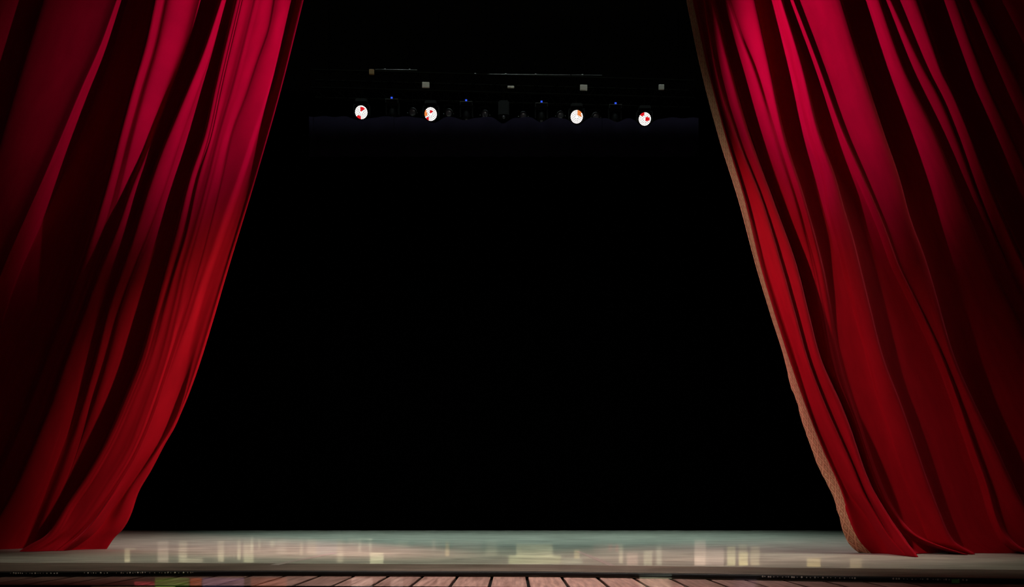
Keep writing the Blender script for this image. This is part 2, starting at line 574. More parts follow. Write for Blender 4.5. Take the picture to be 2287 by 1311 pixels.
# grey tape lines on the stage floor
for (a, b, wd, lab) in (((612, 1262), (748, 1235), .10, 'grey tape line running upstage, left of centre on the stage floor'),
                    ((1368, 1263.5), (1290, 1231), .075, 'grey tape line running upstage, right of centre on the stage floor')):
    ax, ay = gxy(*a); bx, by = gxy(*b)
    d = Vector((bx - ax, by - ay)).normalized(); n = Vector((-d.y, d.x)) * wd / 2
    bm = bmesh.new()
    cx_, cy_ = (ax + bx) / 2, (ay + by) / 2
    k = 14; left = []; right = []
    for i in range(k + 1):
        t = i / k
        x = ax + (bx - ax) * t - cx_; y = ay + (by - ay) * t - cy_
        left.append((x + n.x * (1 + .15 * random.random()), y + n.y)); right.append((x - n.x * (1 + .15 * random.random()), y - n.y))
    prism(bm, left + right[::-1], 0.0003, 0.0016)
    o = from_bm('floor_tape', bm, 'tape'); o.location = (cx_, cy_, 0)
    tag(o, lab, 'tape')

# forestage: boards in front of the stage, six centimetres lower
PZ = -0.06
fore = empty('forestage', (0, 6.9, PZ))
FRONT = [(-2000, 1308), (0, 1307), (240, 1307.5), (600, 1309), (1200, 1312), (2287, 1322), (3400, 1330)]
front = [gxy(px, py, CH - PZ) for px, py in FRONT]
pitch = 0.374
x = -0.215 - pitch * 19
gap = 0.032
count = 0
while x < 7.3:
    x0, x1 = x + gap / 2, x + pitch - gap / 2
    yb0, yb1 = y_on(edge, x0) + .045, y_on(edge, x1) + .045
    yf0, yf1 = y_on(front, x0), y_on(front, x1)
    dz = -random.random() * .002
    bm = bmesh.new()
    pts = [(x0, yf0 - 6.9), (x1, yf1 - 6.9), (x1, yb1 - 6.9), (x0, yb0 - 6.9)]
    prism(bm, pts, -.035, dz)
    bmesh.ops.recalc_face_normals(bm, faces=bm.faces[:])
    es = [e for e in bm.edges if all(abs(v.co.z - dz) < 1e-6 for v in e.verts)]
    bmesh.ops.bevel(bm, geom=es, offset=.004, segments=2, affect='EDGES')
    from_bm('plank', bm, 'wood', fore)
    x += pitch
    count += 1
bm = bmesh.new()
prism(bm, [(x, y + .04 - 6.9) for x, y in front if -9 < x < 9] + [(x, y + .045 - 6.9) for x, y in edge[::-1] if -9 < x < 9], -.84, -.036)
from_bm('frame', bm, 'plaster', fore)
bm = bmesh.new()
fx = np.linspace(-7.1, 7.1, 60)
a = [(xx, y_on(front, xx) - .012 - 6.9) for xx in fx]; b = [(xx, y_on(front, xx) - .002 - 6.9) for xx in fx]
prism(bm, a + b[::-1], -.05, .004)
from_bm('black_edging', bm, 'rubber', fore)
# pale worn handrail strip seen just over the front edge at the far left
bm = bmesh.new()
a = [(xx, y_on(front, xx) - .055 - 6.9) for xx in np.linspace(-4.0, -3.2, 16)]; b = [(xx, y_on(front, xx) - .016 - 6.9) for xx in np.linspace(-4.0, -3.2, 16)]
prism(bm, a + b[::-1], -.05, -.004)
o = from_bm('edge_plate', bm, 'ochre', fore); o['label'] = 'short pale metal edge plate'
tag(fore, 'reddish-brown boarded forestage in front of and below the stage edge', 'platform')


# ---------------------------------------------------------------- curtains
def ext(pts, xq, lin=True):
    """smooth (PCHIP) interpolation with linear extrapolation"""
    X = np.array([p[0] for p in pts], float); Yv = np.array([p[1] for p in pts], float)
    xq = np.asarray(xq, float)
    if len(X) == 1:
        return np.full(xq.shape, Yv[0])
    h = np.diff(X); dl = np.diff(Yv) / h
    m = np.zeros(len(X))
    m[0], m[-1] = dl[0], dl[-1]
    for i in range(1, len(X) - 1):
        if dl[i - 1] * dl[i] > 0:
            w1, w2 = 2 * h[i] + h[i - 1], h[i] + 2 * h[i - 1]
            m[i] = (w1 + w2) / (w1 / dl[i - 1] + w2 / dl[i])
    k = np.clip(np.searchsorted(X, xq) - 1, 0, len(X) - 2)
    t = (xq - X[k]) / h[k]
    H = (2*t**3-3*t**2+1)*Yv[k] + (t**3-2*t**2+t)*h[k]*m[k] + (-2*t**3+3*t**2)*Yv[k+1] + (t**3-t**2)*h[k]*m[k+1]
    lo, hi = xq < X[0], xq > X[-1]
    H = np.where(lo, Yv[0] + ((xq - X[0]) * m[0] if lin else 0), H)
    H = np.where(hi, Yv[-1] + ((xq - X[-1]) * m[-1] if lin else 0), H)
    return H


def off(base, dx):
    """a fold line beside another: dx is a number or (row, offset) pairs"""
    rows = sorted({p[0] for p in base})
    if isinstance(dx, (int, float)):
        return [(r, x + dx) for r, x in base]
    rows = sorted(set(rows) | {p[0] for p in dx})
    bx = ext(base, rows); ox = ext(dx, rows, False)
    return [(r, float(a + b)) for r, a, b in zip(rows, bx, ox)]


ZTOP = 10.3


def curtain_mesh(name, keys, baseY, per=10, nz=190, wrinkle=.006, seed=1, ampl=1.0):
    K = len(keys)
    zt = 1 - np.linspace(0, 1, nz)
    zs = ZTOP * zt ** 1.35        # denser towards the floor
    zs[-1] = 0.0
    X = np.zeros((nz, K)); D = np.zeros((nz, K))
    for i, z in enumerate(zs):
        for k, (pl, dl) in enumerate(keys):
            Y = baseY
            for _ in range(4):
                py = HZ - F * (z - CH) / Y
                d = float(ext(dl, [py], False)[0]) * ampl if not isinstance(dl, (int, float)) else dl * ampl
                Y = baseY + d
            py = HZ - F * (z - CH) / Y
            px = float(ext(pl, [py])[0])
            D[i, k] = d
            X[i, k] = (px - CX) / F * Y
    for i in range(nz):
        for k in range(1, K):
            if X[i, k] < X[i, k - 1] + .008:
                X[i, k] = X[i, k - 1] + .008
    g = np.random.default_rng(seed)
    # fine wrinkle field: sums of sines that drift slowly with height
    waves = [(g.uniform(3, 14), g.uniform(-.6, .6), g.uniform(0, 6.28), g.uniform(.3, 1)) for _ in range(12)]
    verts = []
    cols = (K - 1) * per + 1
    ul = np.arange(cols) / per
    P = np.zeros((nz, cols, 2))
    for i in range(nz):
        kk = list(range(K))
        xs_ = ext(list(zip(kk, X[i])), ul)
        # depth: PCHIP over true x so that slopes stay natural
        ds_ = ext(list(zip(X[i], D[i])), xs_)
        P[i, :, 0] = xs_; P[i, :, 1] = ds_
    # light smoothing along the height
    for _ in range(2):
        P[1:-1] = (P[:-2] + 2 * P[1:-1] + P[2:]) / 4
    ulen = np.linspace(0, 1, cols)
    for i, z in enumerate(zs):
        fz = min(1.0, z / .4)
        for j in range(cols):
            u = j / per
            wv = sum(a * math.sin(f * u * .55 + s * z * 1.7 + p0) for f, s, p0, a in waves) / 5
            y = baseY + P[i, j, 1] + wrinkle * wv * (.35 + .65 * fz)
            verts.append((P[i, j, 0], y, z + .004))
    faces = []
    for i in range(nz - 1):
        for j in range(cols - 1):
            a = i * cols + j
            faces.append((a, a + cols, a + cols + 1, a + 1))
    me = bpy.data.meshes.new(name)
    me.from_pydata(verts, [], faces)
    uvl = me.uv_layers.new(name='UVMap')
    lu = np.zeros((len(me.loops), 2), np.float32)
    vi = np.zeros(len(me.loops), np.int32)
    me.loops.foreach_get('vertex_index', vi)
    V = np.array(verts)
    mid = nz // 2
    du = np.hypot(np.diff(P[mid, :, 0]), np.diff(P[mid, :, 1])); cu = np.concatenate([[0], np.cumsum(du)])
    lu[:, 0] = cu[vi % cols]; lu[:, 1] = V[vi, 2]
    uvl.data.foreach_set('uv', lu.ravel())
    return me, P, zs, cols


# ---- left curtain: fold lines as (row, column) read on the photograph, with their depth
cA = [(0, 100), (200, 38), (400, -22), (800, -150), (1235, -340)]
cB1 = [(0, 262), (100, 226), (200, 182), (300, 140), (400, 97), (500, 52), (600, 8), (800, -60), (1235, -230)]
cB = [(0, 350), (100, 329), (200, 300), (300, 273), (400, 247), (600, 185), (800, 110), (1000, 30), (1235, -90)]
cC = [(0, 447), (92, 423), (184, 389), (275, 355), (367, 320), (400, 305), (519, 262), (600, 228), (700, 190), (800, 153), (896, 120), (978, 86), (1075, 45), (1154, 2), (1235, -50)]
cD = [(0, 496), (122, 455), (200, 423), (260, 398), (337, 366), (400, 343), (553, 294), (614, 272), (700, 243), (800, 218), (900, 190), (1000, 160), (1235, 70)]
cE = [(0, 530), (200, 482), (300, 460), (400, 426), (519, 396), (600, 374), (700, 347), (800, 320), (882, 288), (992, 240), (1075, 192), (1130, 154), (1198, 112), (1236, 50)]
cG = [(0, 572), (107, 545), (196, 522), (306, 491), (400, 468), (519, 436), (600, 412), (700, 388), (800, 362), (900, 328), (1000, 288), (1100, 228), (1180, 170), (1236, 105)]
cS = [(0, 609), (61, 598), (138, 572), (214, 547), (300, 515), (400, 492), (600, 440), (800, 378), (1000, 305), (1100, 245), (1180, 185), (1236, 120)]
cH0 = off(cS, [(0, 11), (300, 9), (600, 7), (1236, 8)])
cH = [(0, 648), (184, 603), (291, 566), (400, 530), (461, 507), (562, 473), (630, 449), (721, 420), (783, 396), (860, 368), (950, 336), (1050, 287), (1130, 236), (1190, 190), (1232, 140)]
cJ = [(0, 660), (184, 612), (291, 580), (400, 546), (562, 492), (630, 468), (721, 440), (783, 425), (850, 410), (930, 384), (1006, 347), (1054, 312), (1102, 277), (1147, 242), (1188, 198), (1229, 158)]
cI = [(0, 678), (200, 628), (400, 571), (600, 510), (800, 450), (850, 433), (900, 414), (950, 391), (1000, 364), (1050, 338), (1100, 309), (1150, 292), (1184, 273), (1200, 256), (1226, 238)]

left_keys = [
    ([(0, -900)], 0.0), ([(0, -640)], .2), ([(0, -560)], -.1), ([(0, -430)], .22), ([(0, -360)], -.05),
    (off(cA, -200), .15), (off(cA, -120), -.05),
    (off(cA, -9), .16), (cA, -.05), (off(cB1, [(0, -22), (800, -20)]), .04), (cB1, .02), (off(cB1, [(0, 12), (800, 16)]), [(0, .22), (300, .34), (900, .34)]),
    (off(cB, [(0, -12), (400, -16), (800, -20)]), [(0, .32), (300, .36), (500, .34), (800, .30)]),
    (cB, [(0, -.11), (250, -.10), (450, .0), (700, .14)]),
    (off(cB, [(0, 17), (300, 15), (500, 18)]), [(0, -.05), (300, -.03), (500, .10), (800, .14)]),
    (off(cB, [(0, 28), (300, 26), (500, 28)]), [(0, -.06), (300, -.04), (500, .11), (800, .15)]),
    (off(cC, [(0, -12), (500, -10), (800, -9)]), [(0, .13), (300, .13), (500, .12), (800, .14), (1235, .18)]),
    (cC, [(0, .115), (250, .10), (400, .03), (600, -.05), (1000, -.10), (1235, -.10)]),
    (off(cC, [(0, 8), (400, 12), (700, 22), (1000, 45), (1235, 60)]), [(0, .17), (250, .15), (400, .08), (700, .01), (1235, .02)]),
    (off(cD, [(0, -9), (400, -9), (800, -10), (1000, -20)]), [(0, .18), (300, .22), (600, .16), (1000, .15), (1235, .2)]),
    (cD, [(0, -.04), (300, -.05), (500, -.05), (800, .0), (1000, .1), (1235, .12)]),
    (off(cD, [(0, 9), (250, 20), (400, 28), (600, 20), (900, 14)]), [(0, .03), (400, .03), (700, .05), (1000, .13), (1235, .16)]),
    (off(cD, [(0, 12), (300, 34), (400, 40), (600, 31), (800, 27), (1000, 20)]), [(0, .05), (400, .06), (700, .02), (850, .04), (1000, .13), (1235, .2)]),
    (off(cE, [(0, -7), (400, -9), (800, -12), (1236, -8)]), [(0, .13), (300, .2), (600, .25), (900, .26), (1200, .1), (1236, -.35)]),
    (cE, [(0, -.05), (400, -.05), (600, -.06), (800, -.10), (1100, -.18), (1200, -.40), (1236, -.62)]),
    (off(cE, [(0, 8), (300, 9), (400, 12), (519, 14), (639, 11), (800, 9), (1236, 8)]), [(0, -.047), (300, -.04), (400, -.01), (600, -.03), (800, -.095), (1100, -.16), (1200, -.38), (1236, -.60)]),
    (off(cE, [(0, 13), (300, 14), (400, 18), (519, 22), (639, 19), (800, 18), (1236, 16)]), [(0, -.044), (300, -.038), (400, -.035), (600, -.06), (800, -.09), (1100, -.13), (1200, -.36), (1236, -.58)]),
    (off(cG, [(0, -9), (1236, -12)]), [(0, -.012), (400, -.02), (700, -.055), (1000, -.085), (1200, -.29), (1236, -.51)]),
    (cG, [(0, -.016), (400, -.022), (700, -.052), (1000, -.085), (1200, -.28), (1236, -.48)]),
    (off(cG, [(0, 9), (1236, 12)]), [(0, -.002), (400, -.01), (700, -.042), (1000, -.072), (1200, -.26), (1236, -.46)]),
    (cS, [(0, .05), (300, .035), (500, .005), (800, -.022), (1000, -.05), (1200, -.22), (1236, -.43)]),
    (cH0, [(0, .035), (300, .03), (500, .002), (800, -.020), (1000, -.048), (1200, -.22), (1236, -.42)]),
    (cH, [(0, .09), (200, .08), (400, .02), (600, .004), (800, -.012), (1050, -.05), (1236, -.38)]),
    (cJ, [(0, .11), (200, .11), (400, .07), (600, .05), (800, .06), (950, .12), (1150, .06), (1200, -.06), (1236, -.26)]),
    (off(cI, [(0, -9), (400, -9), (800, -14), (950, -3), (1050, -14), (1150, -25), (1236, -30)]), [(0, .05), (400, .045), (800, .035), (1100, .0), (1236, .0)]),
    (off(cI, -3), [(0, -.01), (400, .01), (800, .02), (1236, .05)]),
    (cI, [(0, -.02), (400, .005), (800, .03), (1236, .08)]),
]
LBASE = 11.0
me, PL, zsL, colsL = curtain_mesh('velvet_curtain', left_keys, LBASE, per=9, seed=3)
cur = put('velvet_curtain', me, 'velvet', smooth=True)
s = cur.modifiers.new('thickness', 'SOLIDIFY'); s.thickness = 0.004; s.offset = 1; s.use_rim = False
tag(cur, 'deep red velvet stage curtain swept back at the left of the stage', 'curtain', 'house curtains')

# ---- right curtain
rT = [(-400, 1453), (0, 1533), (150, 1564), (300, 1603), (450, 1650), (600, 1690), (700, 1720), (800, 1751), (850, 1763), (900, 1780), (950, 1794), (1000, 1812), (1050, 1831), (1100, 1857), (1150, 1873), (1190, 1884), (1210, 1893), (1225, 1905), (1235, 1918)]
r0 = [(0, 1543), (150, 1576), (300, 1615), (450, 1660), (600, 1696), (700, 1726), (800, 1758), (900, 1793), (1000, 1832), (1100, 1877), (1150, 1893), (1200, 1915), (1225, 1934), (1237, 1947)]
rQ0 = [(0, 1560), (150, 1584), (300, 1622), (450, 1668), (600, 1712), (700, 1744), (800, 1777), (950, 1818), (1000, 1842), (1100, 1892), (1150, 1930), (1200, 1965), (1238, 1985)]
rQ = [(0, 1572), (150, 1595), (300, 1640), (450, 1699), (600, 1744), (700, 1772), (800, 1800), (900, 1838), (950, 1860), (1050, 1905), (1100, 1926), (1180, 1972), (1240, 2004)]
rQ2 = [(0, 1588), (150, 1626), (300, 1668), (450, 1722), (600, 1775), (700, 1800), (800, 1826), (900, 1870), (950, 1890), (1050, 1924), (1100, 1946), (1150, 1975), (1180, 1990), (1245, 2028)]
rU = [(0, 1682), (150, 1715), (300, 1747), (450, 1794), (600, 1834), (800, 1872), (950, 1918), (1100, 1972), (1150, 2000), (1190, 2034), (1215, 2078), (1240, 2150)]
rV0 = [(0, 1731), (150, 1774), (300, 1810), (400, 1842), (476, 1855), (553, 1878), (620, 1893), (690, 1911), (767, 1933), (850, 1955), (1000, 2000), (1240, 2090)]
rV = [(0, 1743), (150, 1789), (300, 1826), (400, 1862), (470, 1881), (528, 1899), (600, 1917), (694, 1940), (798, 1967), (827, 1977), (882, 1999), (965, 2029), (1075, 2067), (1143, 2093), (1208, 2124), (1240, 2176)]
rX0 = [(0, 1764), (150, 1823), (300, 1878), (400, 1922), (507, 1968), (599, 2002), (660, 2032), (700, 2052), (798, 2098), (903, 2137), (965, 2158), (1023, 2178), (1092, 2202), (1150, 2218), (1200, 2240), (1225, 2265), (1240, 2310)]
rX = [(0, 1873), (150, 1919), (300, 1968), (400, 2003), (492, 2028), (571, 2058), (660, 2085), (730, 2104), (800, 2126), (903, 2171), (992, 2215), (1068, 2250), (1123, 2278), (1240, 2380)]
rZ1 = [(0, 1960), (150, 2013), (300, 2084), (430, 2137), (507, 2168), (630, 2225), (737, 2280), (900, 2365), (1240, 2500)]
rZ2 = [(0, 1986), (150, 2056), (224, 2096), (300, 2128), (430, 2176), (630, 2262), (900, 2400), (1240, 2540)]
rZ3 = [(0, 2042), (150, 2094), (224, 2120), (300, 2150), (430, 2206), (630, 2300), (900, 2440), (1240, 2600)]
rZ4 = [(0, 2130), (100, 2165), (200, 2204), (300, 2250), (500, 2340), (800, 2480), (1240, 2690)]
rZ5 = [(0, 2175), (200, 2275), (400, 2370), (800, 2560), (1240, 2770)]
right_keys = [
    (r0, [(0, .02), (600, .02), (900, -.01), (1150, -.02), (1237, .12)]),
    (off(r0, [(0, 4), (1237, 4)]), [(0, .02), (600, .01), (900, -.02), (1150, -.03), (1237, .10)]),
    (rQ0, [(0, .17), (300, .13), (600, .07), (1100, .06), (1240, .0)]),
    (rQ, [(0, -.02), (400, -.05), (700, -.11), (1100, -.15), (1200, -.24), (1240, -.42)]),
    (off(rQ, [(0, 5), (1240, 5)]), [(0, .07), (400, .02), (700, -.02), (1100, -.06), (1200, -.18), (1240, -.40)]),
    (rQ2, [(0, -.03), (400, -.06), (700, -.12), (1000, -.17), (1150, -.30), (1245, -.66)]),
    (off(rQ2, [(0, 8), (600, 8), (1000, 10), (1245, 6)]), [(0, .30), (300, .26), (600, .26), (1000, .26), (1200, .1), (1245, -.2)]),
    (off(rU, [(0, -58), (100, -44), (150, -35), (260, -23), (350, -20), (700, -20)]), [(0, .04), (100, .02), (150, .01), (300, .0), (450, .01), (600, .10), (900, .14)]),
    (off(rU, [(0, -50), (100, -37), (150, -28), (260, -16), (350, -13), (700, -13)]), [(0, .035), (70, .03), (110, .045), (200, .03), (280, .0), (300, -.005), (600, .09), (900, .13)]),
    (rU, [(0, -.045), (300, -.05), (450, -.05), (600, .06), (800, .14), (1100, .13), (1190, .02), (1240, -.22)]),
    (off(rU, 7), [(0, .24), (300, .22), (450, .18), (600, .17), (1100, .17), (1190, .12), (1240, -.1)]),
    (off(rV0, [(0, -4), (500, -6), (1240, -8)]), [(0, .10), (400, .08), (700, .11), (1240, .11)]),
    (rV0, [(0, .0), (400, .02), (600, .02), (800, .05), (1240, .08)]),
    (rV, [(0, -.045), (300, -.055), (500, -.05), (800, -.04), (1100, -.04), (1208, -.08), (1240, -.15)]),
    (off(rV, 7), [(0, .16), (300, .16), (500, .12), (800, .13), (1240, .10)]),
    (off(rX0, [(0, -5), (500, -9), (1240, -10)]), [(0, .08), (300, .09), (600, .10), (800, .09), (1240, .08)]),
    (rX0, [(0, -.02), (300, -.01), (600, -.01), (1000, -.03), (1180, -.03), (1240, -.16)]),
    (off(rX0, [(0, 8), (600, 8), (1000, 14), (1240, 20)]), [(0, .05), (300, .05), (600, .03), (1240, .02)]),
    (rX, [(0, -.13), (300, -.12), (600, -.09), (1240, -.08)]),
    (off(rX, 8), [(0, .30), (300, .28), (600, .25), (1240, .2)]),
    (rZ1, [(0, -.05), (300, -.03), (700, -.05), (1240, -.05)]),
    (off(rZ1, [(0, 7), (1240, 9)]), [(0, .08), (1240, .1)]),
    (rZ2, [(0, -.04), (200, .0), (500, .05)]),
    (off(rZ2, [(0, 6), (1240, 7)]), [(0, .08), (500, .1)]),
    (rZ3, -.10), (off(rZ3, 9), .42), (rZ4, -.06), (off(rZ4, 8), .16), (rZ5, -.02), (off(rZ5, 20), .2),
    (off(rZ5, 160), -.1), (off(rZ5, 180), .2), ([(0, 2620), (1240, 3080)], -.05), ([(0, 2660), (1240, 3110)], .15), ([(0, 2900), (1240, 3180)], .0),
]
RBASE = 9.95
right = empty('velvet_curtain', (4.5, RBASE, 0))
me, PR, zsR, colsR = curtain_mesh('cloth', right_keys, RBASE, per=9, seed=11)
cloth = put('cloth', me, 'velvet', smooth=True)
s = cloth.modifiers.new('thickness', 'SOLIDIFY'); s.thickness = 0.006; s.offset = 1
cloth.parent = right; cloth.location = (-4.5, -RBASE, 0)
tag(right, 'deep red velvet stage curtain with patterned gold edging at the right', 'curtain', 'house curtains')
# brocade edging strip along its leading edge (ragged outer edge)
tk = []
rows = sorted({p[0] for p in rT} | set(range(820, 1200, 6)))
tx = ext(rT, rows)
g = np.random.default_rng(5)
jag = [(r, float(x) + (g.uniform(-1.6, 1.2) - (2.2 if (int(r) // 6) % 9 == 0 else 0) if 820 < r < 1190 else 0)) for r, x in zip(rows, tx)]
tmid = [(r, (a + b) / 2) for r, a, b in zip(rows, tx, ext(r0, rows))]
trim_keys = [(jag, [(0, -.05), (600, -.04), (850, -.0), (1100, .05), (1225, .12), (1235, .20)]), (tmid, [(0, -.02), (600, -.02), (850, -.02), (1100, -.01), (1237, .14)]), (off(r0, 4), [(0, .01), (600, .0), (900, -.03), (1150, -.036), (1237, .10)])]
me, PT, zsT, _ = curtain_mesh('brocade_trim', trim_keys, RBASE, per=6, nz=260, wrinkle=.001, seed=2)
trim = put('brocade_trim', me, 'brocade', smooth=True)
s = trim.modifiers.new('thickness', 'SOLIDIFY'); s.thickness = 0.004
trim.parent = right; trim.location = (-4.5, -RBASE, 0)
trim['label'] = 'gold and copper brocade edging'

# curtain rail above the frame
for (x0, x1, Y, nm) in ((-11.6, -2.3, LBASE + .08, 'left'), (1.9, 11.6, RBASE + .08, 'right')):
    r = empty('curtain_rail', ((x0 + x1) / 2, Y, ZTOP + .05))
    hw = (x1 - x0) / 2
    bm = bmesh.new(); box(bm, -hw, hw, -.03, .03, .0, .06); from_bm('rail', bm, 'steel', r)
    for i in range(4):
        t = -hw + .3 + i * (2 * hw - .6) / 3
        bm = bmesh.new(); tube(bm, (t, 0, .06), (t, 0, 12.6 - ZTOP - .05), .015, 8); from_bm('hanger', bm, 'steel', r)
    tag(r, 'black steel track that carries the %s velvet curtain' % nm, 'rail')


# ---------------------------------------------------------------- lighting rig
LZ = 10.16


def rigY(px):
    return 16.39 + (px - 807) / 633.0 * 0.31


def rig(px, py, dy=0.0):
    Y = rigY(px) + dy
    return Vector(((px - CX) / F * Y, Y, CH + (HZ - py) / F * Y))


ang = math.atan2(rigY(1540) - rigY(700), (rig(1540, 200) - rig(700, 200)).x)
# box truss
A = rig(700, 212); B = rig(1545, 221)
tz = LZ + .42
tr = empty('lighting_truss', ((A.x + B.x) / 2, (A.y + B.y) / 2, tz), ang)
hl = (B.x - A.x) / 2 / math.cos(ang)
for (dy, dz, r) in ((-.20, 0, .025), (.20, 0, .025), (-.20, .42, .025), (.20, .42, .025)):
    bm = bmesh.new(); tube(bm, (-hl, dy, dz), (hl, dy, dz), r, 10); from_bm('chord', bm, 'steel', tr, True)
n = 18
bm = bmesh.new()
for i in range(n):
    x0, x1 = -hl + 2 * hl * i / n, -hl + 2 * hl * (i + 1) / n
    xm = (x0 + x1) / 2
    for dy in (-.2, .2):
        tube(bm, (x0, dy, 0), (xm, dy, .42), .011, 6); tube(bm, (xm, dy, .42), (x1, dy, 0), .011, 6)
    for z in (0, .42):
        tube(bm, (x0, -.2, z), (xm, .2, z), .011, 6); tube(bm, (xm, .2, z), (x1, -.2, z), .011, 6)
o = from_bm('lattice', bm, 'steel', tr); o['kind'] = 'stuff'
for sx in (-1, 1):
    for k in (.93, .35):
        bm = bmesh.new(); tube(bm, (sx * hl * k, 0, .42), (sx * hl * k, 0, 12.6 - tz), .012, 6); from_bm('hanger', bm, 'steel', tr)
tag(tr, 'long black box truss above the stage that carries the lamps', 'truss')


def rp(px, dy, dz):
    """point on the rig line at column px"""
    p = rig(px, 250)
    return Vector((p.x - dy * math.sin(ang), p.y + dy * math.cos(ang), tz + dz))


# two thin bare pipes above the truss
for (xa, xb, dz, dy, lab) in ((838, 932, 1.0, .9, 'short thin pale metal pipe above the left part of the truss'), (880, 1345, .90, .6, 'long thin metal pipe with clamps above the truss')):
    a, b = rig(xa, 156, dy), rig(xb, 156, dy)
    pa, pb = rig(xa, 156 if xa == 838 else 164.5, dy), rig(xb, 157 if xa == 838 else 169, dy)
    c = (pa + pb) / 2
    rt = empty('pipe', c)
    bm = bmesh.new(); tube(bm, pa - c, pb - c, .014, 8); from_bm('tube', bm, 'dull', rt, True)
    for px in ((950, 1006, 1060, 1128, 1195, 1300) if xa == 880 else (860, 915)):
        q = pa + (pb - pa) * ((px - xa) / (xb - xa)) - c
        bm = bmesh.new(); tube(bm, q - Vector((.02, 0, 0)), q + Vector((.02, 0, 0)), .028, 8); from_bm('clamp', bm, 'dull', rt)
        if px in (950, 1300, 860, 915):
            bm = bmesh.new(); tube(bm, q, (q.x, q.y, 12.58 - c.z), .006, 6); from_bm('wire', bm, 'steel', rt)
    tag(rt, lab, 'pipe')

# small pale boards and boxes on the truss
for (px, py, ww, hh, mt, lab) in ((830, 161, 11, 11, 'amber', 'small tan board left of the row of pale boards above the truss'),
                                (951, 190, 16, 12, 'card', 'small pale board on the truss above the second lit lamp from the left'),
                                (1141, 194.5, 15, 4, 'card', 'thin pale strip at the middle of the truss'),
                                (1303.5, 196, 16, 12, 'card', 'small pale board on the truss above the third lit lamp from the left'),
                                (1477, 195, 12, 11, 'card', 'small greenish-grey board at the right end of the truss')):
    Y = rigY(px) - .27
    c = Vector(((px - CX) / F * Y, Y, CH + (HZ - py) / F * Y))
    wx, wz = ww / F * Y, hh / F * Y
    bm = bmesh.new(); box(bm, -wx / 2, wx / 2, -.02, .02, -wz / 2, wz / 2)
    bmesh.ops.bevel(bm, geom=bm.edges[:], offset=.006, segments=1, affect='EDGES')
    o = empty('marker_board', c, ang)
    from_bm('board', bm, mt, o)
    bm = bmesh.new(); tube(bm, (0, .02, wz * .2), (0, .045, wz * .2), .012, 6); from_bm('clamp', bm, 'steel', o)
    if py < 180:
        bm = bmesh.new(); tube(bm, (0, .033, wz * .2), (0, .033, tz + .40 - c.z), .010, 6); from_bm('arm', bm, 'steel', o)
    tag(o, lab, 'board', 'pale boards on the truss')


def add_clamp(root, ly, z0, r=.02):
    """clamp stem that reaches the front bottom chord of the truss"""
    bm = bmesh.new(); tube(bm, (0, ly, z0), (0, ly, tz - .024 - root.location.z), r, 8)
    from_bm('clamp', bm, 'steel', root)


def copy_tree(o, parent=None):
    c = o.copy(); COL.objects.link(c)
    if parent is not None: c.parent = parent
    for ch in list(o.children):
        if ch.name in bpy.data.objects: copy_tree(ch, c)
    return c


# --- lit LED wash heads. Local frame: lamp centre at the origin, face towards -Y and down
def led_positions():
    pts = [(0, 0)]
    for ring, n in ((1, 6), (2, 12), (3, 18), (4, 24)):
        r = .0330 * ring
        for i in range(n):
            t = 2 * math.pi * (i + .5 * (ring % 2)) / n
            pts.append((r * math.cos(t), r * math.sin(t)))
    return pts


def make_wash(px, py, reds, oranges, tilt, pan, label):
    c = rig(px, py, -.27)
    root = empty('wash_light', c, 0)
    R = Matrix.Rotation(pan, 4, 'Z') @ Matrix.Rotation(math.radians(90) + tilt, 4, 'X')   # local +z -> towards -Y, tipped down
    bm = bmesh.new()
    lathe(bm, [(.10, -.22), (.14, -.20), (.155, -.10), (.160, .0), (.160, .012), (.148, .012), (.146, 0.0), (.02, 0.0)], 28, R)
    from_bm('head', bm, 'plastic', root, True)
    # LED cells
    sets = {'white_cells': [], 'red_cells': [], 'orange_cells': []}
    for (u, v) in led_positions():
        k = 'white_cells'
        for (a, b, r) in reds:
            if (u - a) ** 2 + (v - b) ** 2 < r * r: k = 'red_cells'
        for (a, b, r) in oranges:
            if (u - a) ** 2 + (v - b) ** 2 < r * r: k = 'orange_cells'
        sets[k].append((u, v))
    for k, m in (('white_cells', 'led'), ('red_cells', 'ledred'), ('orange_cells', 'ledorange')):
        if not sets[k]: continue
        bm = bmesh.new()
        for (u, v) in sets[k]:
            # face frame: local x right, local y up after rotation
            P4 = R @ Matrix.Translation((u, v, .004))
            lathe(bm, [(.0152, 0), (.0142, .006), (.008, .010), (.001, .011)], 8, P4)
        o = from_bm(k, bm, m, root, True); o['kind'] = 'stuff'
    # yoke and base
    top = tz - c.z
    bm = bmesh.new()
    for s in (-1, 1):
        box(bm, s * .185 - .012, s * .185 + .012, .02, .10, -.05, .20)
        tube(bm, (s * .15, .05, 0), (s * .185, .05, 0), .03, 10)
    box(bm, -.197, .197, .02, .10, .18, .21)
    from_bm('yoke', bm, 'plastic', root)
    bm = bmesh.new(); box(bm, -.14, .14, -.05, .19, .215, .315)
    bmesh.ops.bevel(bm, geom=bm.edges[:], offset=.02, segments=2, affect='EDGES')
    from_bm('base', bm, 'plastic', root)
    add_clamp(root, .07, .31)
    tag(root, label, 'stage light', 'lit round lamps under the truss')
    return root


make_wash(807, 251, [(.024, .065, .042), (-.075, -.12, .055)], [], math.radians(14), 0.0, 'lit round lamp of white cells with red patches, leftmost of the four')
make_wash(962, 255, [(.018, .05, .030), (-.085, -.11, .05)], [(-.135, .01, .06)], math.radians(14), 0.0, 'lit round lamp with red left rim, second from the left')
make_wash(1288, 261, [], [(.07, .10, .055), (.065, .04, .04)], math.radians(14), 0.0, 'lit round lamp with an orange patch at upper right, third from the left')
make_wash(1440, 266, [(-.07, .12, .065), (.065, .0, .040)], [], math.radians(14), 0.0, 'lit round lamp with red patches at top and right, rightmost of the four')


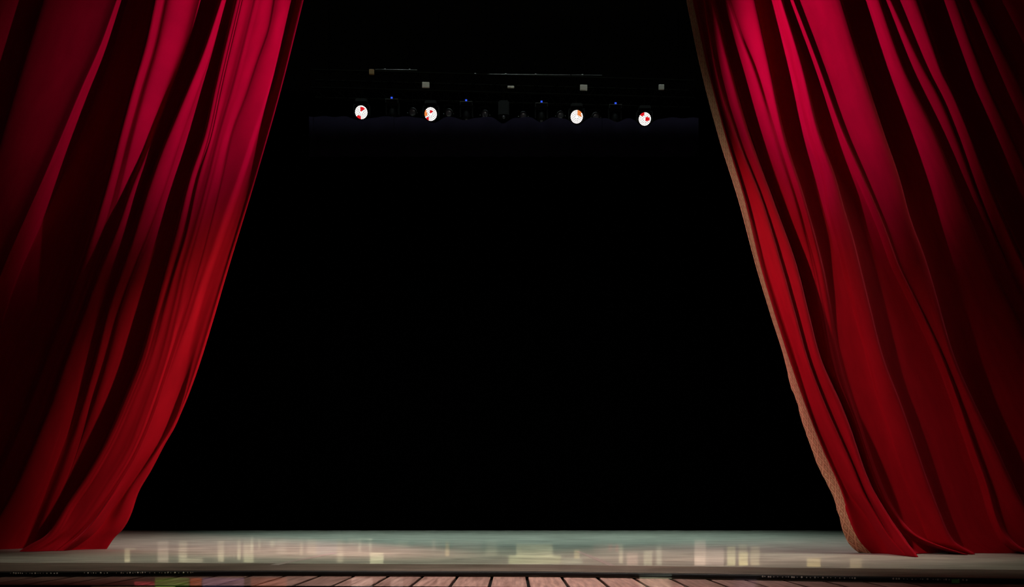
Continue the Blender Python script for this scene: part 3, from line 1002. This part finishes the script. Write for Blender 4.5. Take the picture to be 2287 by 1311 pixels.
# --- unlit moving heads with a small blue display
def make_head():
    root = empty('moving_head', (0, 0, 0))
    bm = bmesh.new(); box(bm, -.15, .15, -.13, .13, -.13, -.02)
    bmesh.ops.bevel(bm, geom=bm.edges[:], offset=.02, segments=2, affect='EDGES')
    base = from_bm('base', bm, 'plastic', root)
    bm = bmesh.new(); box(bm, -.15, .15, -.150, -.128, -.05, -.040)
    from_bm('ledge', bm, 'alu', root)
    bm = bmesh.new(); box(bm, -.022, .022, -.142, -.129, -.018 - .015, .008)
    from_bm('display', bm, 'blue', root)
    bm = bmesh.new()
    for s in (-1, 1): box(bm, s * .14 - .014, s * .14 + .014, -.06, .06, -.36, -.13)
    box(bm, -.154, .154, -.06, .06, -.16, -.128)
    from_bm('yoke', bm, 'plastic', root)
    R = Matrix.Translation((0, 0, -.30)) @ Matrix.Rotation(math.radians(172), 4, 'X')
    bm = bmesh.new(); lathe(bm, [(.06, -.13), (.10, -.12), (.11, .0), (.105, .10), (.09, .13), (.05, .13)], 20, R)
    from_bm('head', bm, 'plastic', root, True)
    bm = bmesh.new()
    bmesh.ops.create_uvsphere(bm, u_segments=14, v_segments=8, radius=.034, matrix=Matrix.Translation((0, -.055, -.425)))
    from_bm('lens', bm, 'glass', root, True)
    return root


h0 = make_head()
heads = [h0] + [copy_tree(h0) for _ in range(3)]
labs = ['unlit moving head lamp with blue display, between the first and second lit lamps',
        'unlit moving head lamp with blue display, just right of the second lit lamp',
        'unlit moving head lamp with blue display, just left of the third lit lamp',
        'unlit moving head lamp with blue display, between the third and fourth lit lamps']
for i, (px, py) in enumerate(((877, 225), (1042, 230.5), (1209, 233.5), (1373, 237))):
    o = heads[i]
    p = rig(px, py, -.20)
    o.location = p
    add_clamp(o, 0, -.025)
    tag(o, labs[i], 'stage light', 'unlit moving heads')


# --- unlit round floodlights between them
def make_par():
    root = empty('par_can', (0, 0, 0))
    R = Matrix.Rotation(math.radians(90 + 35), 4, 'X')
    bm = bmesh.new(); lathe(bm, [(.05, -.20), (.085, -.18), (.09, -.02), (.095, .0), (.082, .002), (.080, -.006)], 20, R)
    from_bm('can', bm, 'plastic', root, True)
    bm = bmesh.new(); lathe(bm, [(.080, -.004), (.06, .010), (.03, .016), (.004, .018)], 18, R)
    from_bm('lens', bm, 'glass', root, True)
    bm = bmesh.new()
    for s in (-1, 1):
        box(bm, s * .108 - .006, s * .108 + .006, .02, .05, -.03, .20)
        tube(bm, (s * .085, .035, 0), (s * .108, .035, 0), .012, 8)
    box(bm, -.114, .114, .02, .05, .19, .205)
    from_bm('bracket', bm, 'steel', root)
    for s in (-1, 1):
        bm = bmesh.new(); bmesh.ops.create_icosphere(bm, subdivisions=1, radius=.011, matrix=Matrix.Translation((s * .118, .02, .0)))
        from_bm('knob', bm, 'alu', root)
    return root


p0 = make_par()
pars = [p0] + [copy_tree(p0) for _ in range(5)]
labs = ['dark round floodlight just left of the second lit lamp', 'dark round floodlight first to the right of the second lit lamp',
        'dark round floodlight left of the middle of the truss', 'dark round floodlight right of the middle of the truss',
        'dark round floodlight first to the left of the third lit lamp', 'dark round floodlight first to the right of the third lit lamp']
for i, (px, py) in enumerate(((921, 251), (1002, 253), (1083, 256), (1169, 259), (1252, 258), (1331, 261))):
    o = pars[i]
    o.location = rig(px, py, -.235)
    add_clamp(o, .035, .2, .014)
    tag(o, labs[i], 'stage light', 'unlit round floodlights')
# a bigger dark scanner in the middle
sc_ = empty('followspot', rig(1125, 240, -.2))
bm = bmesh.new(); box(bm, -.13, .13, -.12, .12, -.26, .12)
bmesh.ops.bevel(bm, geom=bm.edges[:], offset=.03, segments=2, affect='EDGES'); from_bm('body', bm, 'plastic', sc_)
bm = bmesh.new(); bmesh.ops.create_uvsphere(bm, u_segments=14, v_segments=8, radius=.04, matrix=Matrix.Translation((0, -.08, -.28))); from_bm('lens', bm, 'glass', sc_, True)
add_clamp(sc_, 0, .12)
tag(sc_, 'dark box-shaped lamp hanging lowest at the middle of the truss', 'stage light')

# cables swagging off both ends of the truss
for (pts, lab) in ((((735, 170), (737, 176), (728, 200), (718, 225), (712, 252), (705, 275)), 'thin black cable drooping from the left end of the truss'),
                   (((1515, 175), (1520, 185), (1530, 205), (1540, 232), (1545, 262)), 'thin black cable drooping from the right end of the truss')):
    P3 = [rig(x, y, -.3) for x, y in pts]
    cb = empty('cable', P3[0])
    bm = bmesh.new()
    for a, b in zip(P3, P3[1:]): tube(bm, a - P3[0], b - P3[0], .010, 6)
    tube(bm, (0, 0, 0), (0, 0, 12.6 - P3[0].z), .010, 6)
    from_bm('cord', bm, 'black', cb)
    tag(cb, lab, 'cable')

# low masking border in front of the lamps: blue-black cloth with a wavy top, on wires
BY = 15.9
bx = np.linspace(690, 1560, 240)
dips = ((807, 8, 22), (966, 13, 20), (1040, 8, 16), (1125, 14, 16), (1209, 10, 16), (1288, 17, 20), (1376, 10, 16), (1440, 20, 22))
bm = bmesh.new()
top, mid_, bot = [], [], []
for i, px in enumerate(bx):
    py = 262 + sum(a * math.exp(-((px - c) / w_) ** 2) for c, a, w_ in dips) + .004 * (px - 1125)
    X = (px - CX) / F * BY
    yy = BY + .02 * math.sin(i * .5)
    top.append(bm.verts.new((X, yy, CH + (HZ - py) / F * BY)))
    mid_.append(bm.verts.new((X, yy + .01, CH + (HZ - 300) / F * BY)))
    bot.append(bm.verts.new((X, yy, CH + (HZ - 350) / F * BY)))
for a, b in ((top, mid_), (mid_, bot)):
    for i in range(len(bx) - 1):
        bm.faces.new((a[i], a[i + 1], b[i + 1], b[i]))
bd = empty('masking_border', (0, BY, CH + (HZ - 350) / F * BY))
cl = from_bm('cloth', bm, 'bluecloth', bd, True); cl.location = -Vector(bd.location)
s = cl.modifiers.new('thickness', 'SOLIDIFY'); s.thickness = 0.006
for px in (700, 880, 1085, 1345, 1550):
    X = (px - CX) / F * BY
    bm = bmesh.new(); tube(bm, (X, .0, 0.6), (X, 0, 12.585 - bd.location.z), .003, 5); from_bm('wire', bm, 'black', bd)
tag(bd, 'blue-black masking cloth with a wavy top edge hanging below the lamps', 'border')
